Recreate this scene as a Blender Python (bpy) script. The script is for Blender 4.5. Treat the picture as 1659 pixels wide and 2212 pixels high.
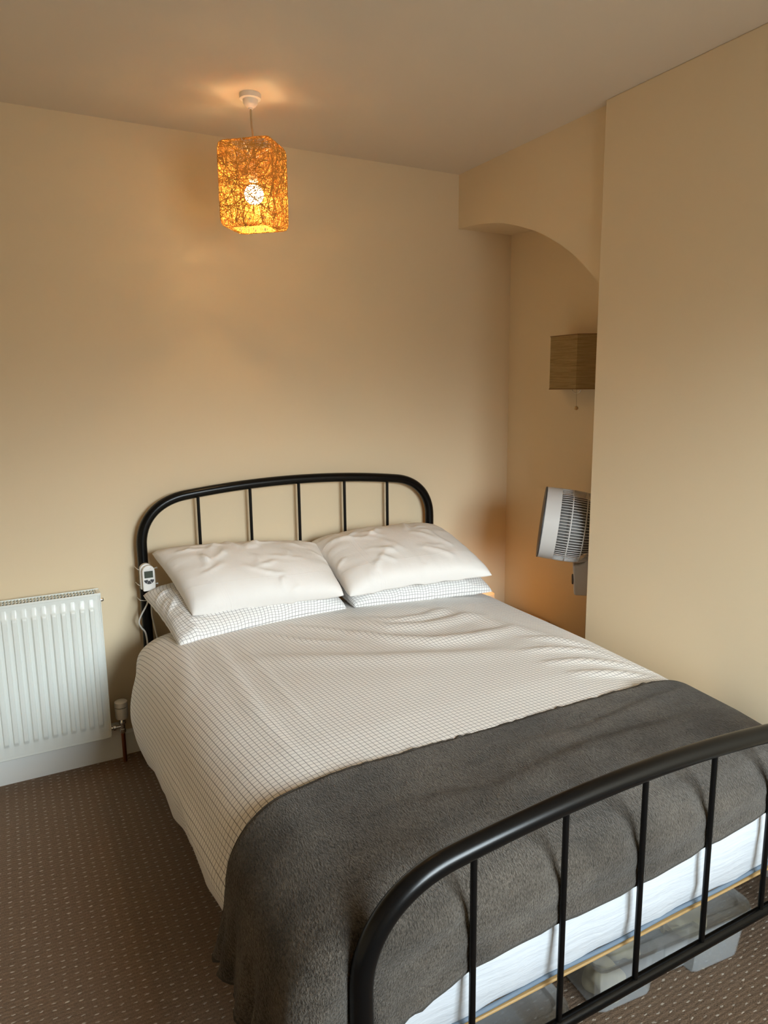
import bpy, math, random
import numpy as np
from mathutils import Vector, Matrix

random.seed(4)
rng = np.random.default_rng(4)
S = bpy.context.scene
for o in list(bpy.data.objects):
    bpy.data.objects.remove(o)
COL = S.collection
PI = math.pi

# ------------------------------------------------------------------ camera
CAM = dict(loc=(-0.4593, -2.9618, 1.5011), yaw=28.283, pitch=9.855, roll=-0.6139, f=1528.66)
cd = bpy.data.cameras.new('camera')
cam = bpy.data.objects.new('camera', cd)
COL.objects.link(cam)
y_, p_, r_ = [math.radians(CAM[k]) for k in ('yaw', 'pitch', 'roll')]
fw = Vector((math.sin(y_) * math.cos(p_), math.cos(y_) * math.cos(p_), -math.sin(p_)))
rt = Vector((math.cos(y_), -math.sin(y_), 0))
up = rt.cross(fw)
rt, up = rt * math.cos(r_) + up * math.sin(r_), -rt * math.sin(r_) + up * math.cos(r_)
M = Matrix((rt, up, -fw)).transposed().to_4x4()
M.translation = Vector(CAM['loc'])
cam.matrix_world = M
cd.sensor_fit = 'HORIZONTAL'
cd.sensor_width = 36.0
cd.lens = CAM['f'] / 1659.0 * 36.0
cd.clip_start = 0.05
S.camera = cam

# ------------------------------------------------------------------ exposure
S.view_settings.view_transform = 'Standard'
S.view_settings.look = 'None'
S.view_settings.gamma = 1.0
S.view_settings.use_curve_mapping = False
S.view_settings.exposure = 1.28
S.cycles.use_denoising = True
S.cycles.max_bounces = 10
S.cycles.diffuse_bounces = 6
S.cycles.transparent_max_bounces = 24
S.cycles.sample_clamp_indirect = 8.0
S.cycles.caustics_reflective = False
S.cycles.caustics_refractive = False

# ------------------------------------------------------------------ daylight: sky outside the window, brighter above the rooftops opposite
SKY = 22.5
GROUND = 2.5
W = bpy.data.worlds.new('sky')
S.world = W
W.use_nodes = True
nt = W.node_tree
nt.nodes.clear()
out = nt.nodes.new('ShaderNodeOutputWorld')
bg = nt.nodes.new('ShaderNodeBackground')
tc = nt.nodes.new('ShaderNodeTexCoord')
sx = nt.nodes.new('ShaderNodeSeparateXYZ')
rp = nt.nodes.new('ShaderNodeValToRGB')
rp.color_ramp.elements[0].position = 0.06
rp.color_ramp.elements[0].color = (0.86, 0.84, 0.80, 1)
rp.color_ramp.elements[1].position = 0.20
rp.color_ramp.elements[1].color = (0.86, 0.95, 1.0, 1)
mr = nt.nodes.new('ShaderNodeMapRange')
mr.inputs['From Min'].default_value = 0.02
mr.inputs['From Max'].default_value = 0.22
mr.inputs['To Min'].default_value = GROUND
mr.inputs['To Max'].default_value = SKY
mr2 = nt.nodes.new('ShaderNodeMapRange')
mr2.inputs['From Min'].default_value = 0.30
mr2.inputs['From Max'].default_value = 0.60
mr2.inputs['To Min'].default_value = 1.0
mr2.inputs['To Max'].default_value = 0.18
ml = nt.nodes.new('ShaderNodeMath')
ml.operation = 'MULTIPLY'
mr.interpolation_type = 'SMOOTHSTEP'
L = nt.links.new
L(tc.outputs['Generated'], sx.inputs[0])
L(sx.outputs['Z'], rp.inputs[0])
L(sx.outputs['Z'], mr.inputs['Value'])
L(rp.outputs[0], bg.inputs['Color'])
L(sx.outputs['Z'], mr2.inputs['Value'])
L(mr.outputs[0], ml.inputs[0])
L(mr2.outputs[0], ml.inputs[1])
L(ml.outputs[0], bg.inputs['Strength'])
L(bg.outputs[0], out.inputs[0])

WIN = (0.10, 1.28, 0.80, 2.10)      # window opening x0 x1 z0 z1 in the rear wall
YR = -3.75
pl = bpy.data.lights.new('window_portal', 'AREA')
pl.shape = 'RECTANGLE'
pl.size = WIN[1] - WIN[0]
pl.size_y = WIN[3] - WIN[2]
pl.cycles.is_portal = True
po = bpy.data.objects.new('window_portal', pl)
COL.objects.link(po)
po.location = ((WIN[0] + WIN[1]) / 2, YR - 0.02, (WIN[2] + WIN[3]) / 2)
po.rotation_euler = (PI / 2, 0, 0)

BULB_W = 15.0
BEDSIDE_W = .20


def lamp(name, loc, watts, color, radius):
    d = bpy.data.lights.new(name, 'POINT')
    d.energy = watts
    d.color = color
    d.shadow_soft_size = radius
    o = bpy.data.objects.new(name, d)
    COL.objects.link(o)
    o.location = loc
    return o


# ------------------------------------------------------------------ helpers
def tag(o, label=None, cat=None, group=None, kind=None):
    if label: o['label'] = label
    if cat: o['category'] = cat
    if group: o['group'] = group
    if kind: o['kind'] = kind
    return o


def empty(name, loc, label, cat, group=None):
    o = bpy.data.objects.new(name, None)
    COL.objects.link(o)
    o.location = loc
    o.empty_display_size = 0.05
    return tag(o, label, cat, group)


class MB:
    """collects verts / faces in world coordinates"""

    def __init__(self):
        self.v = []
        self.f = []

    def add(self, v, f):
        n = len(self.v)
        self.v.extend([tuple(map(float, p)) for p in v])
        self.f.extend([tuple(int(i) + n for i in q) for q in f])
        return self

    def box(self, x0, x1, y0, y1, z0, z1):
        v = [(x, y, z) for z in (z0, z1) for y in (y0, y1) for x in (x0, x1)]
        return self.add(v, [(0, 2, 3, 1), (4, 5, 7, 6), (0, 1, 5, 4), (2, 6, 7, 3), (0, 4, 6, 2), (1, 3, 7, 5)])

    def tube(self, path, r, n=10, closed=False, cap=True, flat=None):
        P = np.array(path, float)
        m = len(P)
        R = np.full(m, r) if np.isscalar(r) else np.array(r)
        T = np.zeros_like(P)
        if closed:
            T = np.roll(P, -1, 0) - np.roll(P, 1, 0)
        else:
            T[1:-1] = P[2:] - P[:-2]
            T[0] = P[1] - P[0]
            T[-1] = P[-1] - P[-2]
        T /= np.linalg.norm(T, axis=1)[:, None] + 1e-12
        a = np.array([0, 0, 1.0]) if abs(T[0][2]) < 0.9 else np.array([1.0, 0, 0])
        N = np.cross(T[0], a)
        N /= np.linalg.norm(N)
        v = []
        for i in range(m):
            N = N - T[i] * (N @ T[i])
            N /= np.linalg.norm(N) + 1e-12
            B = np.cross(T[i], N)
            for k in range(n):
                t = 2 * PI * k / n
                v.append(P[i] + R[i] * (N * math.cos(t) + B * math.sin(t)))
        f = []
        for i in range(m if closed else m - 1):
            j = (i + 1) % m
            for k in range(n):
                l = (k + 1) % n
                f.append((i * n + k, i * n + l, j * n + l, j * n + k))
        if cap and not closed:
            f.append(tuple(range(n))[::-1])
            f.append(tuple(range((m - 1) * n, m * n)))
        return self.add(v, f)

    def lathe(self, prof, origin=(0, 0, 0), axis=(0, 0, 1), n=32, caps=True):
        ax = Vector(axis).normalized()
        q = Vector((0, 0, 1)).rotation_difference(ax)
        o = Vector(origin)
        v = []
        for r, h in prof:
            for k in range(n):
                t = 2 * PI * k / n
                v.append(o + q @ Vector((r * math.cos(t), r * math.sin(t), h)))
        f = []
        for i in range(len(prof) - 1):
            for k in range(n):
                l = (k + 1) % n
                f.append((i * n + k, i * n + l, (i + 1) * n + l, (i + 1) * n + k))
        if caps:
            f.append(tuple(range(n))[::-1])
            f.append(tuple(range((len(prof) - 1) * n, len(prof) * n)))
        return self.add(v, f)

    def prism(self, poly, d0, d1, axis='y'):
        """2D polygon extruded along an axis"""
        n = len(poly)
        def pt(a, b, d):
            return {'y': (a, d, b), 'x': (d, a, b), 'z': (a, b, d)}[axis]
        v = [pt(a, b, d0) for a, b in poly] + [pt(a, b, d1) for a, b in poly]
        f = [tuple(range(n)), tuple(range(2 * n - 1, n - 1, -1))]
        for i in range(n):
            j = (i + 1) % n
            f.append((i, n + i, n + j, j))
        return self.add(v, f)

    def grid(self, G):
        """G (a,b,3) array"""
        a, b, _ = G.shape
        f = [(i * b + j, i * b + j + 1, (i + 1) * b + j + 1, (i + 1) * b + j) for i in range(a - 1) for j in range(b - 1)]
        return self.add(G.reshape(-1, 3), f)

    def build(self, name, mat, parent=None, smooth=False, bevel=0, subsurf=0, uv=None, auto=None, solid=0):
        me = bpy.data.meshes.new(name)
        v = np.array(self.v, float)
        if parent is not None:
            w = parent
            off = np.zeros(3)
            while w is not None:
                off += np.array(w.location)
                w = w.parent
            v = v - off
        me.from_pydata(v.tolist(), [], self.f)
        me.update()
        import bmesh
        bm = bmesh.new()
        bm.from_mesh(me)
        if uv is None:
            bmesh.ops.recalc_face_normals(bm, faces=bm.faces)
        bm.to_mesh(me)
        bm.free()
        if uv is not None:
            l = me.uv_layers.new(name='UVMap')
            idx = np.zeros(len(me.loops), np.int32)
            me.loops.foreach_get('vertex_index', idx)
            l.data.foreach_set('uv', np.array(uv, np.float32)[idx].ravel())
        me.materials.append(mat)
        o = bpy.data.objects.new(name, me)
        COL.objects.link(o)
        if parent is not None:
            o.parent = parent
        if smooth:
            me.polygons.foreach_set('use_smooth', [True] * len(me.polygons))
            if auto:
                me.set_sharp_from_angle(angle=math.radians(auto))
        if solid:
            m = o.modifiers.new('thickness', 'SOLIDIFY')
            m.thickness = solid
            m.offset = -1
        if bevel:
            m = o.modifiers.new('bevel', 'BEVEL')
            m.width = bevel
            m.segments = 3
            m.limit_method = 'ANGLE'
            m.angle_limit = math.radians(40)
        if subsurf:
            m = o.modifiers.new('subsurf', 'SUBSURF')
            m.levels = subsurf
            m.render_levels = subsurf
        return o


def struct(name, mb, mat, **k):
    o = mb.build(name, mat, **k)
    o['kind'] = 'structure'
    return o


def arc(cx, cz, r, a0, a1, n):
    return [(cx + r * math.cos(math.radians(a0 + (a1 - a0) * i / n)), cz + r * math.sin(math.radians(a0 + (a1 - a0) * i / n))) for i in range(n + 1)]


# ------------------------------------------------------------------ materials
def mat(name, color=(.8, .8, .8), rough=.5, metal=0., spec=.5, **k):
    m = bpy.data.materials.new(name)
    m.use_nodes = True
    b = m.node_tree.nodes['Principled BSDF']
    b.inputs['Base Color'].default_value = (*color, 1)
    b.inputs['Roughness'].default_value = rough
    b.inputs['Metallic'].default_value = metal
    b.inputs['Specular IOR Level'].default_value = spec
    for kk, vv in k.items():
        b.inputs[kk.replace('_', ' ')].default_value = vv
    return m


class NT:
    def __init__(self, m):
        self.t = m.node_tree
        self.b = self.t.nodes.get('Principled BSDF')

    def n(self, typ, **k):
        x = self.t.nodes.new(typ)
        for a, b in k.items():
            setattr(x, a, b)
        return x

    def link(self, a, b):
        self.t.links.new(a, b)

    def math(self, op, a, b=None, c=None):
        x = self.n('ShaderNodeMath', operation=op)
        for i, v in enumerate((a, b, c)):
            if v is None: continue
            if hasattr(v, 'is_linked') or hasattr(v, 'node'):
                self.link(v, x.inputs[i])
            else:
                x.inputs[i].default_value = v
        return x.outputs[0]

    def mix(self, f, a, b):
        x = self.n('ShaderNodeMix', data_type='RGBA')
        for s, v in ((x.inputs[0], f), (x.inputs[6], a), (x.inputs[7], b)):
            if hasattr(v, 'node'):
                self.link(v, s)
            elif isinstance(v, tuple):
                s.default_value = (*v, 1)
            else:
                s.default_value = v
        return x.outputs[2]

    def noise(self, vec, scale, detail=3, rough=.5):
        x = self.n('ShaderNodeTexNoise')
        x.inputs['Scale'].default_value = scale
        x.inputs['Detail'].default_value = detail
        x.inputs['Roughness'].default_value = rough
        if vec is not None: self.link(vec, x.inputs['Vector'])
        return x.outputs[0]

    def bump(self, h, strength=.3, dist=.002, normal=None):
        x = self.n('ShaderNodeBump')
        x.inputs['Strength'].default_value = strength
        x.inputs['Distance'].default_value = dist
        self.link(h, x.inputs['Height'])
        if normal is not None: self.link(normal, x.inputs['Normal'])
        return x.outputs[0]


def painted(name, color, rough=.6, bscale=60, bstr=.15):
    m = mat(name, color, rough, spec=.3)
    g = NT(m)
    co = g.n('ShaderNodeTexCoord').outputs['Object']
    v = g.noise(co, 1.3, 4)
    c2 = tuple(c * .955 for c in color)
    g.link(g.mix(v, color, c2), g.b.inputs['Base Color'])
    h = g.noise(co, bscale, 4, .6)
    g.link(g.bump(h, bstr, .002), g.b.inputs['Normal'])
    return m


WALL_C = (.76, .62, .42)
M_wall = painted('cream_wall_paint', WALL_C, .55)
M_ceil = painted('ceiling_paint', (.72, .63, .52), .7)
M_white = painted('white_gloss_paint', (.87, .88, .85), .35, 30, .05)
M_rad = mat('radiator_enamel', (.77, .80, .76), .3)
M_black = mat('black_satin_metal', (.003, .003, .003), .26, 0., .26)
M_chrome = mat('chrome', (.75, .74, .72), .18, 1.)
M_copper = mat('copper_pipe', (.32, .12, .06), .4, 1.)
M_plw = mat('white_plastic', (.78, .76, .72), .4)
M_plg = mat('grey_white_plastic', (.52, .50, .48), .4)
M_dark = mat('dark_plastic', (.03, .03, .032), .4)
M_lcd = mat('lcd_glass', (.05, .065, .05), .15)
M_wood = mat('pale_wood', (.62, .40, .17), .5)
g = NT(M_wood)
co = g.n('ShaderNodeTexCoord').outputs['Object']
mp = g.n('ShaderNodeMapping'); mp.inputs['Scale'].default_value = (2, 30, 30); g.link(co, mp.inputs[0])
g.link(g.mix(g.noise(mp.outputs[0], 3, 3), (.52, .34, .15), (.42, .26, .10)), g.b.inputs['Base Color'])


def carpet():
    m = mat('brown_flecked_carpet', (.1, .07, .05), .95, spec=.1)
    g = NT(m)
    co = g.n('ShaderNodeTexCoord').outputs['Object']
    wob = g.n('ShaderNodeVectorMath', operation='MULTIPLY_ADD')
    nz = g.n('ShaderNodeTexNoise'); nz.inputs['Scale'].default_value = 90; nz.inputs['Detail'].default_value = 2
    g.link(co, nz.inputs['Vector'])
    g.link(nz.outputs['Color'], wob.inputs[0])
    wob.inputs[1].default_value = (.011, .008, 0)
    g.link(co, wob.inputs[2])
    s = g.n('ShaderNodeSeparateXYZ'); g.link(wob.outputs[0], s.inputs[0])
    x, y = s.outputs[0], s.outputs[1]
    px, py = .030, .0245
    ix = g.math('FLOOR', g.math('DIVIDE', x, px))
    par = g.math('MODULO', g.math('ABSOLUTE', ix), 2.0)
    ys = g.math('ADD', g.math('DIVIDE', y, py), g.math('MULTIPLY', par, .5))
    fx = g.math('SUBTRACT', g.math('FRACT', g.math('DIVIDE', x, px)), .5)
    fy = g.math('SUBTRACT', g.math('FRACT', ys), .5)
    ex = g.math('POWER', g.math('DIVIDE', fx, .19), 2.0)
    ey = g.math('POWER', g.math('DIVIDE', fy, .085), 2.0)
    d = g.math('ADD', ex, ey)
    fl = g.n('ShaderNodeMapRange'); fl.inputs['From Min'].default_value = 1.25; fl.inputs['From Max'].default_value = .55
    g.link(d, fl.inputs['Value'])
    n1 = g.noise(co, 260, 3, .7)
    n2 = g.noise(co, 5, 3, .5)
    n3 = g.noise(co, 38, 2, .5)
    base = g.mix(n1, (.10, .064, .042), (.50, .355, .25))
    base = g.mix(g.math('MULTIPLY', n2, .35), base, (.26, .186, .134))
    # loop rows
    rows = g.math('SINE', g.math('MULTIPLY', y, 2 * PI / .01225))
    rr = g.math('MULTIPLY_ADD', rows, .09, .91)
    rc = g.n('ShaderNodeMix', data_type='RGBA', blend_type='MULTIPLY'); rc.inputs[0].default_value = 1
    g.link(base, rc.inputs[6]); g.link(rr, rc.inputs[7])
    ff = g.math('MULTIPLY', fl.outputs[0], g.math('MULTIPLY_ADD', n3, 1.8, -.22))
    n4 = g.noise(co, 70, 3, .7)
    mot = g.mix(n4, (.62, .62, .62), (1.4, 1.38, 1.36))
    rm = g.n('ShaderNodeMix', data_type='RGBA', blend_type='MULTIPLY'); rm.inputs[0].default_value = .8
    g.link(rc.outputs[2], rm.inputs[6]); g.link(mot, rm.inputs[7])
    colr = g.mix(ff, rm.outputs[2], (.74, .66, .56))
    g.link(colr, g.b.inputs['Base Color'])
    h = g.math('ADD', g.math('MULTIPLY', rows, .18), g.math('ADD', g.math('MULTIPLY', n1, 1.8), g.math('MULTIPLY', fl.outputs[0], .4)))
    g.link(g.bump(h, .8, .004), g.b.inputs['Normal'])
    return m


M_carpet = carpet()


def grid_fabric(name, base=(.80, .765, .72), pitch=.0138, ink=(.095, .085, .085), wid=.082):
    m = mat(name, base, .85, spec=.15)
    g = NT(m)
    g.b.inputs['Sheen Weight'].default_value = .15
    uv = g.n('ShaderNodeUVMap').outputs[0]
    co = g.n('ShaderNodeTexCoord').outputs['Object']
    s = g.n('ShaderNodeSeparateXYZ'); g.link(uv, s.inputs[0])
    def line(c):
        f = g.math('ABSOLUTE', g.math('SUBTRACT', g.math('FRACT', g.math('DIVIDE', c, pitch)), .5))
        mr = g.n('ShaderNodeMapRange')
        mr.inputs['From Min'].default_value = wid; mr.inputs['From Max'].default_value = wid * .45
        g.link(f, mr.inputs['Value'])
        return mr.outputs[0]
    ln = g.math('MAXIMUM', line(s.outputs[0]), line(s.outputs[1]))
    n1 = g.noise(co, 300, 2)
    ln = g.math('MULTIPLY', ln, g.math('MULTIPLY_ADD', n1, .5, .52))
    c = g.mix(ln, base, ink)
    g.link(c, g.b.inputs['Base Color'])
    w = g.noise(co, 34, 5, .6)
    w2 = g.noise(co, 420, 2, .6)
    h = g.math('ADD', w, g.math('MULTIPLY', w2, .06))
    g.link(g.bump(h, .3, .004), g.b.inputs['Normal'])
    return m


M_grid = grid_fabric('grid_check_cotton')
M_grid2 = grid_fabric('grid_check_pillow_cotton', (.79, .77, .745))


def cotton(name, color, bstr=.2, scale=26):
    m = mat(name, color, .8, spec=.15)
    g = NT(m)
    co = g.n('ShaderNodeTexCoord').outputs['Object']
    uv = g.n('ShaderNodeUVMap').outputs[0]
    w = g.noise(co, scale, 5, .6)
    s = g.n('ShaderNodeSeparateXYZ'); g.link(uv, s.inputs[0])
    # pressed-in fold creases of a packed pillowcase
    def crease(c, at):
        d = g.math('ABSOLUTE', g.math('SUBTRACT', c, at))
        mr = g.n('ShaderNodeMapRange'); mr.inputs['From Min'].default_value = .004; mr.inputs['From Max'].default_value = 0
        g.link(d, mr.inputs['Value'])
        return mr.outputs[0]
    cr = g.math('ADD', g.math('ADD', crease(s.outputs[0], .17), crease(s.outputs[0], .19)), g.math('ADD', crease(s.outputs[1], .13), crease(s.outputs[1], .34)))
    h = g.math('ADD', w, g.math('MULTIPLY', cr, .22))
    g.link(g.bump(h, bstr, .005), g.b.inputs['Normal'])
    return m


M_white_cotton = cotton('white_pillow_cotton', (.77, .74, .705), .3)
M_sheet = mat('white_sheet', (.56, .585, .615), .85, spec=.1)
g = NT(M_sheet)
co = g.n('ShaderNodeTexCoord').outputs['Object']
mp = g.n('ShaderNodeMapping'); mp.inputs['Scale'].default_value = (3, 20, 26); g.link(co, mp.inputs[0])
g.link(g.bump(g.noise(mp.outputs[0], 2.2, 4, .55), .35, .012), g.b.inputs['Normal'])
M_piping = mat('grey_blue_piping', (.15, .20, .26), .8)


def fleece():
    m = mat('grey_fleece', (.15, .14, .13), .95, spec=.05)
    g = NT(m)
    g.b.inputs['Sheen Weight'].default_value = .22
    g.b.inputs['Sheen Roughness'].default_value = .5
    g.b.inputs['Sheen Tint'].default_value = (.75, .72, .68, 1)
    co = g.n('ShaderNodeTexCoord').outputs['Object']
    mp = g.n('ShaderNodeMapping'); mp.inputs['Scale'].default_value = (330, 120, 200); mp.inputs['Rotation'].default_value = (0, 0, .35); g.link(co, mp.inputs[0])
    f1 = g.noise(mp.outputs[0], 1.0, 3, .6)
    f2 = g.noise(co, 9, 3, .6)
    f3 = g.noise(co, 420, 2, .6)
    k = g.n('ShaderNodeMapRange'); k.inputs['From Min'].default_value = .32; k.inputs['From Max'].default_value = .68
    g.link(g.math('ADD', g.math('MULTIPLY', f1, .75), g.math('MULTIPLY', f3, .25)), k.inputs['Value'])
    a = g.mix(k.outputs[0], (.020, .015, .0105), (.150, .127, .102))
    a = g.mix(g.math('MULTIPLY', f2, .45), a, (.060, .051, .042))
    mp2 = g.n('ShaderNodeMapping'); mp2.inputs['Scale'].default_value = (4, 9, 9); mp2.inputs['Rotation'].default_value = (0, 0, .3); g.link(co, mp2.inputs[0])
    br = g.n('ShaderNodeMapRange'); br.inputs['From Min'].default_value = .35; br.inputs['From Max'].default_value = .65
    g.link(g.noise(mp2.outputs[0], 1.0, 4, .65), br.inputs['Value'])
    brush = g.mix(br.outputs[0], (.66, .66, .66), (1.30, 1.30, 1.30))
    mm = g.n('ShaderNodeMix', data_type='RGBA', blend_type='MULTIPLY'); mm.inputs[0].default_value = 1
    g.link(a, mm.inputs[6]); g.link(brush, mm.inputs[7])
    a = mm.outputs[2]
    g.link(a, g.b.inputs['Base Color'])
    g.link(g.bump(k.outputs[0], .8, .005), g.b.inputs['Normal'])
    return m


M_fleece = fleece()
M_fleece_edge = mat('fleece_hem', (.075, .068, .059), .95, spec=.05)
g = NT(M_fleece_edge)
co = g.n('ShaderNodeTexCoord').outputs['Object']
g.link(g.bump(g.noise(co, 200, 3, .6), .8, .005), g.b.inputs['Normal'])


def milky(name, col=(.62, .65, .68), mixf=.5):
    m = bpy.data.materials.new(name)
    m.use_nodes = True
    t = m.node_tree
    b = t.nodes['Principled BSDF']
    b.inputs['Base Color'].default_value = (*col, 1)
    b.inputs['Roughness'].default_value = .25
    tr = t.nodes.new('ShaderNodeBsdfTransparent')
    tr.inputs[0].default_value = (.93, .95, .96, 1)
    mx = t.nodes.new('ShaderNodeMixShader')
    mx.inputs[0].default_value = mixf
    t.links.new(tr.outputs[0], mx.inputs[1])
    t.links.new(b.outputs[0], mx.inputs[2])
    t.links.new(mx.outputs[0], t.nodes['Material Output'].inputs[0])
    return m


M_milky = milky('milky_clear_plastic', (.74, .77, .80), .29)
M_lid = milky('clear_plastic_lid', (.74, .76, .78), .22)
M_glass = milky('clear_lamp_glass', (.9, .88, .85), .07)
M_pane = milky('window_pane', (.9, .95, 1.0), .04)


def threads():
    m = bpy.data.materials.new('wound_thread')
    m.use_nodes = True
    t = m.node_tree
    t.nodes.remove(t.nodes['Principled BSDF'])
    d = t.nodes.new('ShaderNodeBsdfDiffuse'); d.inputs[0].default_value = (.66, .36, .085, 1)
    r = t.nodes.new('ShaderNodeBsdfTranslucent'); r.inputs[0].default_value = (.85, .42, .08, 1)
    mx = t.nodes.new('ShaderNodeMixShader'); mx.inputs[0].default_value = .08
    t.links.new(d.outputs[0], mx.inputs[1]); t.links.new(r.outputs[0], mx.inputs[2])
    t.links.new(mx.outputs[0], t.nodes['Material Output'].inputs[0])
    return m


def emit(name, col, strength):
    m = bpy.data.materials.new(name)
    m.use_nodes = True
    b = m.node_tree.nodes['Principled BSDF']
    b.inputs['Base Color'].default_value = (*col, 1)
    b.inputs['Emission Color'].default_value = (*col, 1)
    b.inputs['Emission Strength'].default_value = strength
    return m


M_thread = threads()
M_bulb = emit('lit_bulb', (1, .80, .50), 18)
M_flame = emit('lit_filament', (1, .55, .16), 3)
M_cord = mat('beige_cord', (.42, .33, .2), .6)


def weave():
    m = mat('woven_grass_shade', (.42, .28, .12), .8, spec=.1)
    g = NT(m)
    co = g.n('ShaderNodeTexCoord').outputs['Object']
    s = g.n('ShaderNodeSeparateXYZ'); g.link(co, s.inputs[0])
    rows = g.math('SINE', g.math('MULTIPLY', s.outputs[2], 2 * PI / .0042))
    cols = g.math('SINE', g.math('MULTIPLY', g.math('ADD', s.outputs[1], g.math('MULTIPLY', s.outputs[0], .6)), 2 * PI / .0042))
    mp = g.n('ShaderNodeMapping'); mp.inputs['Scale'].default_value = (6, 6, 140); g.link(co, mp.inputs[0])
    st = g.noise(mp.outputs[0], 1.6, 3, .6)
    a = g.mix(st, (.20, .115, .035), (.62, .44, .21))
    k = g.math('MULTIPLY_ADD', g.math('MULTIPLY', rows, cols), .22, .80)
    rc = g.n('ShaderNodeMix', data_type='RGBA', blend_type='MULTIPLY'); rc.inputs[0].default_value = 1
    g.link(a, rc.inputs[6]); g.link(k, rc.inputs[7])
    g.link(rc.outputs[2], g.b.inputs['Base Color'])
    g.link(g.bump(rows, .5, .001), g.b.inputs['Normal'])
    return m


M_weave = weave()
M_cream_plush = mat('cream_plush', (.80, .70, .48), .95, spec=.05)
M_paper = mat('cream_paper', (.80, .74, .58), .8)

# ------------------------------------------------------------------ the room
H = 2.494
XA, XR, XC, YC = 1.5553, 1.873, 1.5198, -0.963
XL = -2.0
struct('floor', MB().box(XL, XR + .1, YR, .1, -.1, 0), M_carpet)
struct('ceiling', MB().box(XL - .1, XR + .2, YR - .1, .2, H, H + .1), M_ceil)
struct('wall_back', MB().box(XL, XR + .2, 0, .1, 0, H), M_wall)
struct('wall_left', MB().box(XL - .1, XL, YR, .1, 0, H), M_wall)
struct('wall_right', MB().box(XR, XR + .1, YC, 0, 0, H), M_wall)
struct('wall_chimney', MB().box(XC, XR + .2, YR, YC, 0, H), M_wall, bevel=.004)
x0, x1, z0, z1 = WIN
wr = MB()
wr.box(XL, x0, YR - .12, YR, 0, H).box(x1, XC, YR - .12, YR, 0, H).box(x0, x1, YR - .12, YR, 0, z0).box(x0, x1, YR - .12, YR, z1, H)
struct('wall_rear', wr, M_wall)
# header with the arched underside above the alcove
AR = [(0, 2.251), (-.10, 2.246), (-.201, 2.236), (-.338, 2.212), (-.437, 2.182), (-.572, 2.132), (-.636, 2.1), (-.722, 2.052), (-.817, 1.986), (-.874, 1.934), (-.934, 1.876), (YC, 1.842)]
ay = [a[0] for a in AR][::-1]; az = [a[1] for a in AR][::-1]
ya = np.linspace(0, YC, 40)
za = np.interp(ya, ay, az)
za[1:-1] = (za[:-2] + za[1:-1] * 2 + za[2:]) / 4
poly = [(float(a), float(b)) for a, b in zip(ya, za)] + [(YC, H), (0, H)]
struct('wall_arch', MB().prism(poly, XA, XR, 'x'), M_wall)
# skirting
def skirt(x0, x1, y0, y1, h):
    return MB().prism([(y0, 0), (y0, h - .012), (y0 + .008, h), (y1, h), (y1, 0)], x0, x1, 'x')
struct('baseboard_back', skirt(XL, -.125, -.032, 0, .145), M_white)
struct('baseboard_alcove', skirt(-.125, XR, -.014, 0, .105), M_white)
struct('baseboard_left', MB().box(XL, XL + .018, YR, -.032, 0, .13), M_white, bevel=.004)
struct('baseboard_chimney', MB().box(XC - .018, XC, YR, YC, 0, .12), M_white, bevel=.004)
# window behind the photographer
wf = MB()
t = .055
wf.box(x0, x1, YR - .09, YR - .03, z0, z0 + t).box(x0, x1, YR - .09, YR - .03, z1 - t, z1)
wf.box(x0, x0 + t, YR - .09, YR - .03, z0 + t, z1 - t).box(x1 - t, x1, YR - .09, YR - .03, z0 + t, z1 - t)
wf.box((x0 + x1) / 2 - .025, (x0 + x1) / 2 + .025, YR - .085, YR - .035, z0 + t, z1 - t)
win = struct('window_1', wf, M_white)
MB().box(x0 + t, x1 - t, YR - .064, YR - .06, z0 + t, z1 - t).build('pane', M_pane, win)
MB().box(x0 - .05, x1 + .05, YR, YR + .16, z0 - .04, z0 - .002).build('window_sill', M_white, win)

# ------------------------------------------------------------------ bed frame
YH, YF = -0.05, -2.0058
SP, SS = .2349, .2226
XB = [0, SP, SP + SS, SP + 2 * SS, SP + 3 * SS, SP + 4 * SS, 2 * SP + 4 * SS]
BW = XB[-1]
TR = .0205


def bent_frame(y, zc):
    """legs, round shoulders and softly arched top rail as one bent tube"""
    k = .126
    xm = BW / 2
    def zt(x): return zc - k * (x - xm) ** 2
    R = .165
    path = [(0, 0)]
    xs = .185
    zs = zt(xs)
    sl = 2 * k * (xm - xs)
    # shoulder: bezier from vertical leg to sloped rail
    p0 = np.array([0, zs - .195]); p3 = np.array([xs, zs])
    p1 = p0 + np.array([0, .115]); p2 = p3 - np.array([.105, .105 * sl])
    path += [(0, z) for z in np.linspace(.2, p0[1] - .02, 4)]
    for t in np.linspace(0, 1, 18):
        q = (1 - t) ** 3 * p0 + 3 * (1 - t) ** 2 * t * p1 + 3 * (1 - t) * t * t * p2 + t ** 3 * p3
        path.append(tuple(q))
    half = path[:]
    mid = [(x, zt(x)) for x in np.linspace(xs, BW - xs, 26)[1:-1]]
    path = half + mid + [(BW - a, b) for a, b in half[::-1]]
    return [(a, y, b) for a, b in path], zt


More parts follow.
